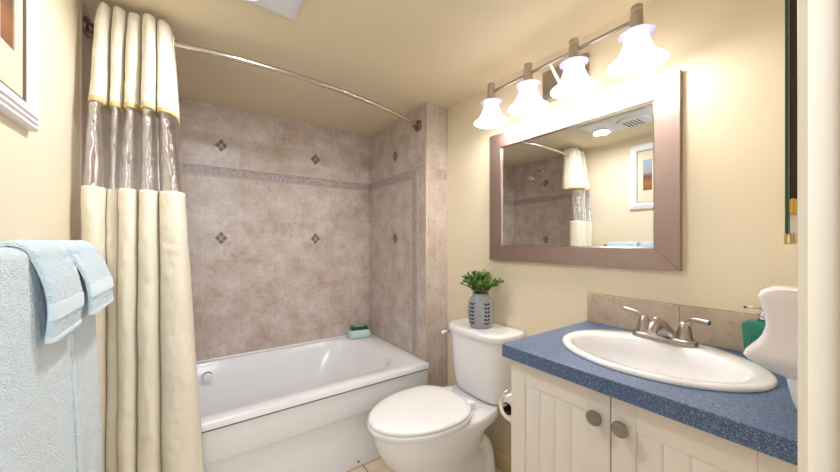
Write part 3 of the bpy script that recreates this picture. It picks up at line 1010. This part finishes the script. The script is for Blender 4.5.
def drape(path, thick, y0, y1, ny, seed, yshift=None, rough=0.0012, wav=0.004, taper=0.0):
    """solid cloth: path = list of (x,z,w) of the inner surface ordered back-bottom -> top -> front-bottom; w = how free the cloth is"""
    n = len(path)
    P = [Vector((p[0], 0, p[1])) for p in path]
    nr = []
    for i in range(n):
        tv = (P[min(i + 1, n - 1)] - P[max(i - 1, 0)]).normalized()
        nr.append(Vector((-tv.z, 0, tv.x)))
    bm = bmesh.new()
    rings = []
    for j in range(ny + 1):
        f = j / ny
        edge = min(f, 1 - f) * 2
        y = y0 + (y1 - y0) * f
        th = thick * (0.45 + 0.55 * min(1.0, (min(f, 1 - f) * (y1 - y0) / 0.010)) ** 0.5)
        ring_o, ring_i = [], []
        for i in range(n):
            w_ = path[i][2]
            q = P[i]
            fl = w_ * (noise.noise(Vector((y * 14 + seed, q.z * 2.0, seed))) * wav)
            ty = w_ * taper * (f - 0.5) + (yshift(w_, f) if yshift else 0)
            fuz = noise.noise(Vector((q.x * 160, y * 160, q.z * 160 + seed))) * rough + noise.noise(Vector((q.x * 60, y * 60, q.z * 60 + seed))) * rough
            a = q + nr[i] * (0.0) + Vector((max(0, fl + 0), y + ty, 0))
            ring_i.append(Vector((a.x, a.y, a.z)))
            ring_o.append(Vector((a.x, a.y, a.z)) + nr[i] * (th + fuz))
        rings.append(ring_o + ring_i[::-1])
    loft(bm, rings, True, True)
    return bm, P, nr

def over_path(rin, xb, zb, xf, zf, step=0.006, bulge=0.0):
    """inner path over the rail"""
    pts = []
    nb = max(6, int((BZ - zb) / (step * 2)))
    for i in range(nb):
        f = i / nb
        pts.append((xb * (1 - f) + (BX - rin) * f, zb + (BZ - zb) * f, 0.0))
    na = 16
    for i in range(na):
        a = PI - PI * i / na
        pts.append((BX + rin * math.cos(a), BZ + rin * math.sin(a), 0.0))
    nf = max(10, int((BZ - zf) / step))
    for i in range(nf + 1):
        f = i / nf
        pts.append((BX + rin + (xf - BX - rin) * (f ** 0.8) + bulge * math.sin(PI * f), BZ - (BZ - zf) * f, min(1.0, f * 1.5)))
    return pts

def bath(name, y0, y1, seed, label, mat):
    p = over_path(0.0085, BX - 0.016, 0.70, -0.226, 0.36, 0.008)
    t = thing(name, (BX, (y0 + y1) / 2, BZ), label, 'towel', 'bath towels on the rail')
    # two folded layers
    bm, P, N = drape(p, 0.014, y0, y1, int((y1 - y0) / 0.005), seed, wav=0.013, rough=0.0020)
    link('terry_cloth', bm, mat, t, True)
    # fold line: under layer a little narrower and longer
    p2 = [q for q in p if q[2] > 0]
    return t
bath('bath_towel', 0.69, 1.048, 1.7, 'large pale blue bath towel hanging nearest the doorway', 'towel')
bath('bath_towel', 1.056, 1.282, 5.3, 'large pale blue bath towel hanging beside the ivory curtain', 'towel')

def hand(name, y0, y1, zf, seed, label, mat, xf):
    rin = 0.0245
    p = over_path(rin, BX - 0.030, 0.99, xf, zf, 0.004, 0.010)
    t = thing(name, (BX, (y0 + y1) / 2, BZ), label, 'towel', 'hand towels folded over the bath towels')
    th = 0.011
    bm, P, N = drape(p, th, y0, y1, int((y1 - y0) / 0.0035), seed, rough=0.002, wav=0.003)
    link('terry_cloth', bm, mat, t, True)
    n = len(P)
    def strip(nm, za, zb, off, m_, ribs=0):
        bm = bmesh.new()
        ids = [i for i in range(n) if p[i][2] > 0.05 and za <= P[i].z <= zb]
        rings = []
        ny = 30
        for j in range(ny + 1):
            f = j / ny
            y = y0 - 0.0008 + (y1 - y0 + 0.0016) * f
            ro, ri = [], []
            for k, i in enumerate(ids):
                w_ = p[i][2]
                fl = w_ * (noise.noise(Vector((y * 14 + seed, P[i].z * 2.0, seed))) * 0.003)
                thy = th * (0.45 + 0.55 * min(1.0, (min(f, 1 - f) * (y1 - y0) / 0.010)) ** 0.5)
                a = P[i] + Vector((max(0, fl), y, 0))
                ro.append(a + N[i] * (thy + off)); ri.append(a + N[i] * (thy * 0.35))
            rings.append(ro + ri[::-1])
        loft(bm, rings)
        link(nm, bm, m_, t, True, 50)
    strip('woven_band', zf + 0.040, zf + 0.072, 0.0022, 'band')
    strip('hem', zf - 0.001, zf + 0.010, 0.0018, 'band')
    return t
hand('hand_towel', 0.856, 1.034, 0.978, 3.3, 'small pale blue hand towel with woven band, nearest the doorway', 'towel2', -0.222)
hand('hand_towel', 1.060, 1.280, 0.990, 8.1, 'small pale blue hand towel with woven band, beside the curtain', 'towel2', -0.206)

# ------------------------------------------------------------------ framed picture on the left wall
def make_picture():
    y0, y1, z0, z1 = 0.75, 1.139, 1.419, 1.925
    t = thing('framed_picture', (XL, (y0 + y1) / 2, z0), 'white-framed picture with cream mat on the left wall above the towels', 'picture')
    def fr(bm, prof):
        rings = []
        for (ins, x) in prof:
            rings.append([Vector((x, y, z)) for y, z in ((y0 + ins, z0 + ins), (y1 - ins, z0 + ins), (y1 - ins, z1 - ins), (y0 + ins, z1 - ins))])
        loft(bm, rings, False, False)
    bm = bmesh.new()
    fr(bm, [(0, XL), (0, XL + 0.014), (0.004, XL + 0.018), (0.012, XL + 0.018), (0.014, XL + 0.021), (0.022, XL + 0.021), (0.024, XL + 0.024), (0.034, XL + 0.024), (0.046, XL + 0.016), (0.050, XL + 0.013), (0.052, XL + 0.008), (0.052, XL)])
    link('frame', bm, 'pframe', t)
    bm = bmesh.new()
    fr(bm, [(0.051, XL + 0.010), (0.051, XL + 0.0125), (0.0545, XL + 0.0125), (0.0545, XL + 0.008)])
    o = link('inner_lip', bm, 'toe', t)
    # mat with three tall windows
    bm = bmesh.new()
    wins = [(0.985, 1.046), (0.922, 0.970), (0.846, 0.894)]
    zw0, zw1 = 1.562, 1.80
    xm = XL + 0.008
    ya, yb_, za, zb = y0 + 0.05, y1 - 0.05, z0 + 0.05, z1 - 0.05
    box(bm, XL + 0.003, xm, ya, yb_, za, zw0); box(bm, XL + 0.003, xm, ya, yb_, zw1, zb)
    ys = [ya] + [q for w_ in sorted(wins) for q in w_] + [yb_]
    for i in range(0, len(ys), 2):
        box(bm, XL + 0.003, xm, ys[i], ys[i + 1], zw0, zw1)
    link('mat', bm, 'mat_board', t)
    for w_ in wins:
        bm = bmesh.new(); box(bm, -0.0015, 0.0015, w_[0], w_[1], 0, zw1 - zw0)
        me = bpy.data.meshes.new('photo'); bm.to_mesh(me); bm.free()
        o = bpy.data.objects.new('photo', me); C.objects.link(o); me.materials.append(M['art'])
        o.parent = t; o.location = Vector((XL + 0.0035, 0, zw0)) - t.location
make_picture()

# ------------------------------------------------------------------ ceiling fan / light
def make_vent():
    x0, x1, y0, y1 = 0.02, 0.300, 0.80, 1.235
    t = thing('ceiling_vent', (0.16, 1.02, ZC), 'white ceiling exhaust vent with a round light at one end', 'ceiling vent')
    zc = ZC - 0.0005
    bm = bmesh.new()
    loft(bm, [rrect(x0, x1, y0, y1, 0.012, zc), rrect(x0, x1, y0, y1, 0.012, zc - 0.010), rrect(x0 + 0.02, x1 - 0.02, y0 + 0.02, y1 - 0.02, 0.01, zc - 0.018), rrect(x0 + 0.03, x1 - 0.03, y0 + 0.03, y1 - 0.03, 0.008, zc - 0.018)])
    link('cover', bm, 'vent', t, True, 30)
    bm = bmesh.new()
    lathe(bm, [(0.058, 0), (0.060, -0.003), (0.052, -0.008), (0.048, -0.003)], (0.13, 1.150, zc - 0.018), 'Z', 36)
    ring = link('light_ring', bm, 'vent', t, True, 40)
    bm = bmesh.new()
    lathe(bm, [(0.048, -0.003), (0.038, -0.010), (0.02, -0.013), (0.001, -0.014)], (0.13, 1.150, zc - 0.018), 'Z', 32)
    link('lens', bm, 'lens', ring, True, 60)
    ld = bpy.data.lights.new('vent_light', 'AREA')
    ld.shape = 'DISK'; ld.size = 0.10; ld.energy = VENT_W; ld.color = (0.92, 0.96, 1.0)
    lo = bpy.data.objects.new('vent_light', ld); C.objects.link(lo); lo.parent = t
    lo.location = Vector((0.13, 1.150, ZC - 0.036)) - t.location
    bm = bmesh.new()
    loft(bm, [rrect(0.055, 0.265, 0.835, 1.02, 0.08, zc - 0.017), rrect(0.06, 0.26, 0.84, 1.015, 0.08, zc - 0.030), rrect(0.09, 0.23, 0.87, 0.985, 0.055, zc - 0.036)])
    link('fan_grille', bm, 'vent', t, True, 40)
    bm = bmesh.new()
    for i in range(5):
        yy = 0.885 + i * 0.021
        box(bm, 0.10, 0.22, yy - 0.003, yy + 0.003, zc - 0.038, zc - 0.0345)
    link('grille_slot', bm, 'black', t)
make_vent()

# ------------------------------------------------------------------ vase with greenery on the tank
def make_vase():
    vx, vy, vz = 1.170, 1.137, 0.7358
    t = thing('vase', (vx, vy, vz), 'grey ceramic vase with leaf-shaped cut-outs standing on the toilet tank', 'vase')
    bm = bmesh.new()
    prof = [(0.048, 0.0), (0.052, 0.003), (0.060, 0.03), (0.0645, 0.065), (0.0645, 0.095), (0.060, 0.125), (0.050, 0.148), (0.042, 0.157), (0.040, 0.161), (0.042, 0.166), (0.040, 0.169), (0.036, 0.167), (0.035, 0.150), (0.034, 0.10)]
    lathe(bm, [(r, z + vz) for r, z in prof], (vx, vy, 0), 'Z', 48)
    b = link('body', bm, 'vase', t, True, 60)
    def rad(z):
        for (r0, z0), (r1, z1) in zip(prof[:-1], prof[1:]):
            if z0 <= z <= z1: return r0 + (r1 - r0) * (z - z0) / (z1 - z0)
        return 0.05
    for k in range(5):
        bm = bmesh.new()
        A0 = math.radians(-106 + 72 * k)
        for i in range(6):
            z = 0.030 + i * 0.0185
            for s in (-1, 1):
                c_a = A0 + s * 0.135
                pts0, pts1 = [], []
                for q in range(10):
                    a = 2 * PI * q / 10
                    du = 0.0085 * math.cos(a); dv = 0.0046 * math.sin(a) * (1 - 0.45 * math.cos(a))
                    uu = du * math.cos(0.6) - dv * math.sin(0.6); vv = du * math.sin(0.6) + dv * math.cos(0.6)
                    zz = z + vv
                    an = c_a + s * (uu) / rad(z)
                    r = rad(zz)
                    pts0.append(Vector((vx + (r - 0.001) * math.cos(an), vy + (r - 0.001) * math.sin(an), vz + zz)))
                    pts1.append(Vector((vx + (r + 0.0006) * math.cos(an), vy + (r + 0.0006) * math.sin(an), vz + zz)))
                loft(bm, [pts0, pts1])
        o = link('leaf_cutouts', bm, 'cutout', b); o['label'] = 'column of dark leaf-shaped openings'
    # greenery (separate thing, stands in the vase)
    p = thing('green_plant', (vx, vy, vz + 0.15), 'bushy small-leaved green sprig bunch in the grey vase', 'plant')
    rnd = random.Random(11)
    st = bmesh.new(); lf = bmesh.new()
    def leaf(bm, c, d, L, W):
        d = d.normalized()
        up = Vector((rnd.uniform(-1, 1), rnd.uniform(-1, 1), rnd.uniform(0.2, 1))).normalized()
        s = d.cross(up)
        if s.length < 0.1: s = d.cross(Vector((1, 0, 0)))
        s.normalize(); nrm = s.cross(d)
        prof = [(0.0, 0.05), (0.2, 0.75), (0.45, 1.0), (0.7, 0.8), (0.9, 0.35), (1.0, 0.02)]
        rings = []
        for f, w_ in prof:
            m = c + d * (L * f) + nrm * (0.18 * L * math.sin(PI * f))
            h = W * w_ * 0.5
            rings.append([m - s * h + nrm * h * 0.35, m - nrm * 0.0, m + s * h + nrm * h * 0.35, m - nrm * 0.0006])
        loft(bm, rings)
    for i in range(60):
        a = rnd.uniform(0, 2 * PI); r = rnd.uniform(0.1, 1.0) ** 0.7
        spread = 0.108 * r
        h = 0.098 * (1 - 0.45 * r * r) * rnd.uniform(0.75, 1.15)
        base = Vector((vx + 0.018 * math.cos(a), vy + 0.018 * math.sin(a), vz + 0.13))
        tip = Vector((min(vx + spread * math.cos(a), XR - 0.03), vy + spread * math.sin(a), vz + 0.168 + h))
        mid = (base + tip) / 2 + Vector((-0.012 * math.cos(a), -0.012 * math.sin(a), 0.02))
        pts = catmull([base, mid, tip], 6)
        tube(st, pts, 0.0011, 6)
        for k in range(4, len(pts)):
            tdir = (pts[k] - pts[k - 1]).normalized()
            for s in range(2):
                dr = (tdir * 0.5 + Vector((rnd.uniform(-1, 1), rnd.uniform(-1, 1), rnd.uniform(-0.3, 0.9)))).normalized()
                c = pts[k]
                if c.z < vz + 0.170: continue
                leaf(lf, c, dr, rnd.uniform(0.014, 0.021), rnd.uniform(0.009, 0.013))
    link('stems', st, 'stem', p, True)
    link('foliage', lf, 'leaf', p, True)
make_vase()

# ------------------------------------------------------------------ soap box on the tub corner
def make_soap():
    x, y, z = 1.000, 2.212, 0.4525
    t = thing('soap_container', (x, y, z), 'pale aqua rounded container with dark green top on the tub corner', 'container')
    def rr(hx, hy, zz, dy=0.0, r=0.02):
        return [Matrix.Rotation(math.radians(-12), 3, 'Z') @ (v) + Vector((x, y, 0)) for v in rrect(-hx * 1.28, hx * 1.28, (-hy + dy) * 1.2, (hy + dy) * 1.2, r, z + zz * 1.1, 6)]
    bm = bmesh.new()
    loft(bm, [rr(0.052, 0.036, 0.0, r=0.022), rr(0.062, 0.044, 0.006, r=0.026), rr(0.067, 0.046, 0.020, r=0.028), rr(0.063, 0.043, 0.038, r=0.026), rr(0.053, 0.036, 0.054, r=0.02), rr(0.044, 0.030, 0.060, r=0.014)])
    link('body', bm, 'aqua', t, True, 60)
    bm = bmesh.new()
    loft(bm, [rr(0.051, 0.034, 0.056, r=0.01), rr(0.048, 0.033, 0.066, r=0.010), rr(0.042, 0.028, 0.074, 0.004, r=0.008)])
    ld = link('lid', bm, 'green_lid', t, True, 40)
    bm = bmesh.new()
    loft(bm, [rr(0.030, 0.018, 0.0735, 0.006, r=0.006), rr(0.029, 0.017, 0.0755, 0.006, r=0.006)])
    link('lid_insert', bm, 'pale_lid', ld)
make_soap()

# ------------------------------------------------------------------ teal pump bottle
def make_pump():
    x, y, z = 1.222, 0.168, 0.8442
    t = thing('soap_dispenser', (x, y, z), 'square teal glass pump bottle at the back corner of the worktop', 'soap dispenser')
    def sq(h, zz, r=0.006):
        return rrect(x - h * 0.75, x + h * 0.75, y - h, y + h, r, z + zz, 4)
    bm = bmesh.new()
    loft(bm, [sq(0.030, 0.0), sq(0.032, 0.004), sq(0.038, 0.092), sq(0.0375, 0.100), sq(0.030, 0.105), sq(0.014, 0.107), sq(0.012, 0.112)])
    b = link('bottle', bm, 'teal', t, True, 40)
    bm = bmesh.new()
    for k in range(2):
        pts = [(x - 0.75 * 0.036, y + (0.020 - 0.006 * k) * math.cos(a) , z + 0.058 + (0.024 - 0.008 * k) * math.sin(a)) for a in [2 * PI * i / 24 for i in range(25)]]
        tube(bm, pts, 0.0012, 6, False)
    link('swirl_relief', bm, 'teal', b, True)
    bm = bmesh.new()
    lathe(bm, [(0.012, 0.111), (0.0135, 0.114), (0.0135, 0.118), (0.011, 0.120), (0.0125, 0.123), (0.0125, 0.127), (0.006, 0.129), (0.005, 0.136), (0.008, 0.138), (0.008, 0.144), (0.003, 0.146)], (x, y, z), 'Z', 20)
    pm = link('pump', bm, 'chrome', t, True, 40)
    bm = bmesh.new(); tube(bm, [(x, y, z + 0.141), (x - 0.002, y + 0.02, z + 0.142), (x - 0.003, y + 0.034, z + 0.140)], 0.003, 10)
    link('nozzle', bm, 'chrome', pm, True)
    bm = bmesh.new(); tube(bm, [(x - 0.003, y + 0.034, z + 0.140), (x - 0.003, y + 0.037, z + 0.1385)], 0.0033, 10)
    link('nozzle_tip', bm, 'black', pm, True)
make_pump()

# ------------------------------------------------------------------ moulded white wall fixture at the doorway end of the worktop
def make_dispenser():
    xa, xb = 0.885, 0.985
    t = thing('wall_dispenser', (0.935, YF, 0.8445), 'glossy white moulded dispenser with flared lip at the doorway end of the worktop', 'dispenser')
    bm = bmesh.new()
    # (z, protrusion from wall, half width scale)
    prof = [(0.905, 0.090, 0.60), (0.915, 0.112, 0.74), (0.928, 0.132, 0.90), (0.938, 0.138, 1.0), (0.948, 0.134, 1.0), (0.962, 0.122, 0.97), (0.980, 0.112, 0.93), (1.0, 0.107, 0.92), (1.02, 0.109, 0.94), (1.04, 0.114, 0.97), (1.056, 0.117, 0.98), (1.066, 0.113, 0.96), (1.071, 0.104, 0.92)]
    cx = 0.935; hw = 0.050
    rings = []
    for z, p, s in prof:
        h = hw * s
        r = rrect(cx - h, cx + h, YF, YF + p, (0.016, 0.016, 0.002, 0.002), z, 8)
        rings.append(r)
    loft(bm, rings)
    link('housing', bm, 'plastic', t, True, 60)
    bm = bmesh.new()
    rings = []
    for z, p, s in ((0.8446, 0.062, 0.50), (0.850, 0.066, 0.54), (0.870, 0.073, 0.56), (0.895, 0.078, 0.56), (0.908, 0.080, 0.56)):
        h = hw * s
        rings.append(rrect(cx - 0.02 - h, cx - 0.02 + h, YF, YF + p, (0.012, 0.012, 0.002, 0.002), z, 8))
    loft(bm, rings)
    link('stand', bm, 'plastic', t, True, 60)
make_dispenser()

# ------------------------------------------------------------------ medicine cabinet on the front wall
def make_medicine():
    x0, x1, z0, z1 = 0.66, 1.10, 1.158, 1.80
    t = thing('medicine_cabinet', (0.88, YF, z0), 'mirrored medicine cabinet seen edge-on beside the door casing, green glass edge', 'medicine cabinet')
    bm = bmesh.new()
    box(bm, x0 + 0.004, x1 - 0.004, YF + 0.0005, 0.0605, z0, z1, bev=0.001, seg=1)
    link('cabinet_body', bm, 'pframe', t)
    bm = bmesh.new()
    box(bm, x0 + 0.006, x1 - 0.006, 0.0606, 0.0672, z0 + 0.053, z1)
    o = link('door_backing', bm, 'brown', t)
    bm = bmesh.new(); box(bm, x0 + 0.004, x1 - 0.004, 0.0606, 0.0670, z0, z0 + 0.052)
    link('bottom_rail', bm, 'pframe', t)
    bm = bmesh.new()
    box(bm, x0, x1, 0.0674, 0.0712, z0 + 0.012, z1 + 0.002, bev=0.0006, seg=1)
    d = link('mirror_door', bm, 'mirror', t)
    bm = bmesh.new()
    box(bm, x0 - 0.0006, x0 + 0.0004, 0.0676, 0.0710, z0 + 0.013, z1 + 0.001)
    link('glass_edge', bm, 'green_edge', d)
    for zz in (z0 + 0.040, z1 - 0.06):
        bm = bmesh.new()
        box(bm, x0 - 0.0012, x0 + 0.010, 0.0560, 0.0672, zz, zz + 0.020, bev=0.0006, seg=1)
        tube(bm, [(x0 - 0.001, 0.0640, zz - 0.001), (x0 - 0.001, 0.0640, zz + 0.021)], 0.0014, 8)
        link('hinge', bm, 'brass', t)
    bm = bmesh.new()
    box(bm, x0 - 0.001, x0 + 0.012, 0.0600, 0.0718, z0 - 0.0010, z0 + 0.0008); box(bm, x0 - 0.001, x0 + 0.012, 0.0700, 0.0718, z0 - 0.001, z0 + 0.014)
    tube(bm, [(x0 + 0.001, 0.0648, z0), (x0 + 0.001, 0.0648, z0 + 0.014)], 0.0014, 8)
    tube(bm, [(x0 + 0.001, 0.0625, z0 + 0.007), (x0 + 0.001, 0.0672, z0 + 0.009)], 0.0012, 8)
    link('mirror_clip', bm, 'brass', t)
make_medicine()

# ------------------------------------------------------------------ toilet roll on the side of the vanity
def make_roll():
    y, z = 0.703, 0.62
    h = thing('toilet_roll_holder', (0.88, 0.6525, z), 'chrome toilet roll holder on the side of the vanity cabinet', 'toilet roll holder')
    bm = bmesh.new(); lathe(bm, [(0.020, 0.0005), (0.020, 0.004), (0.010, 0.008)], (0.965, 0.652, z + 0.045), 'Y', 24)
    link('wall_plate', bm, 'chrome', h, True, 40)
    bm = bmesh.new(); tube(bm, catmull([(0.965, 0.656, z + 0.045), (0.965, 0.690, z + 0.045), (0.955, y, z + 0.045), (0.90, y, z + 0.046), (0.843, y, z + 0.044), (0.826, y, z + 0.030), (0.826, y, z + 0.010), (0.838, y, z), (0.90, y, z), (0.95, y, z)], 6), 0.0042, 12)
    link('arm', bm, 'chrome', h, True, 40)
    r = thing('toilet_roll', (0.90, y, z), 'part-used white toilet roll hanging beside the vanity', 'toilet roll')
    zr = z - 0.0145
    bm = bmesh.new()
    lathe(bm, [(0.020, -0.05), (0.038, -0.05), (0.039, -0.049), (0.039, 0.049), (0.038, 0.05), (0.020, 0.05), (0.020, -0.05)], (0.900, y, zr), 'X', 36, False, False)
    link('paper', bm, 'paper', r, True, 40)
    bm = bmesh.new()
    lathe(bm, [(0.0188, -0.051), (0.0200, -0.051), (0.0200, 0.051), (0.0188, 0.051), (0.0188, -0.051)], (0.900, y, zr), 'X', 28, False, False)
    link('core', bm, 'card', r, True, 40)
make_roll()

# tidy helper property
for o in bpy.data.objects:
    if '_w' in o.keys(): del o['_w']
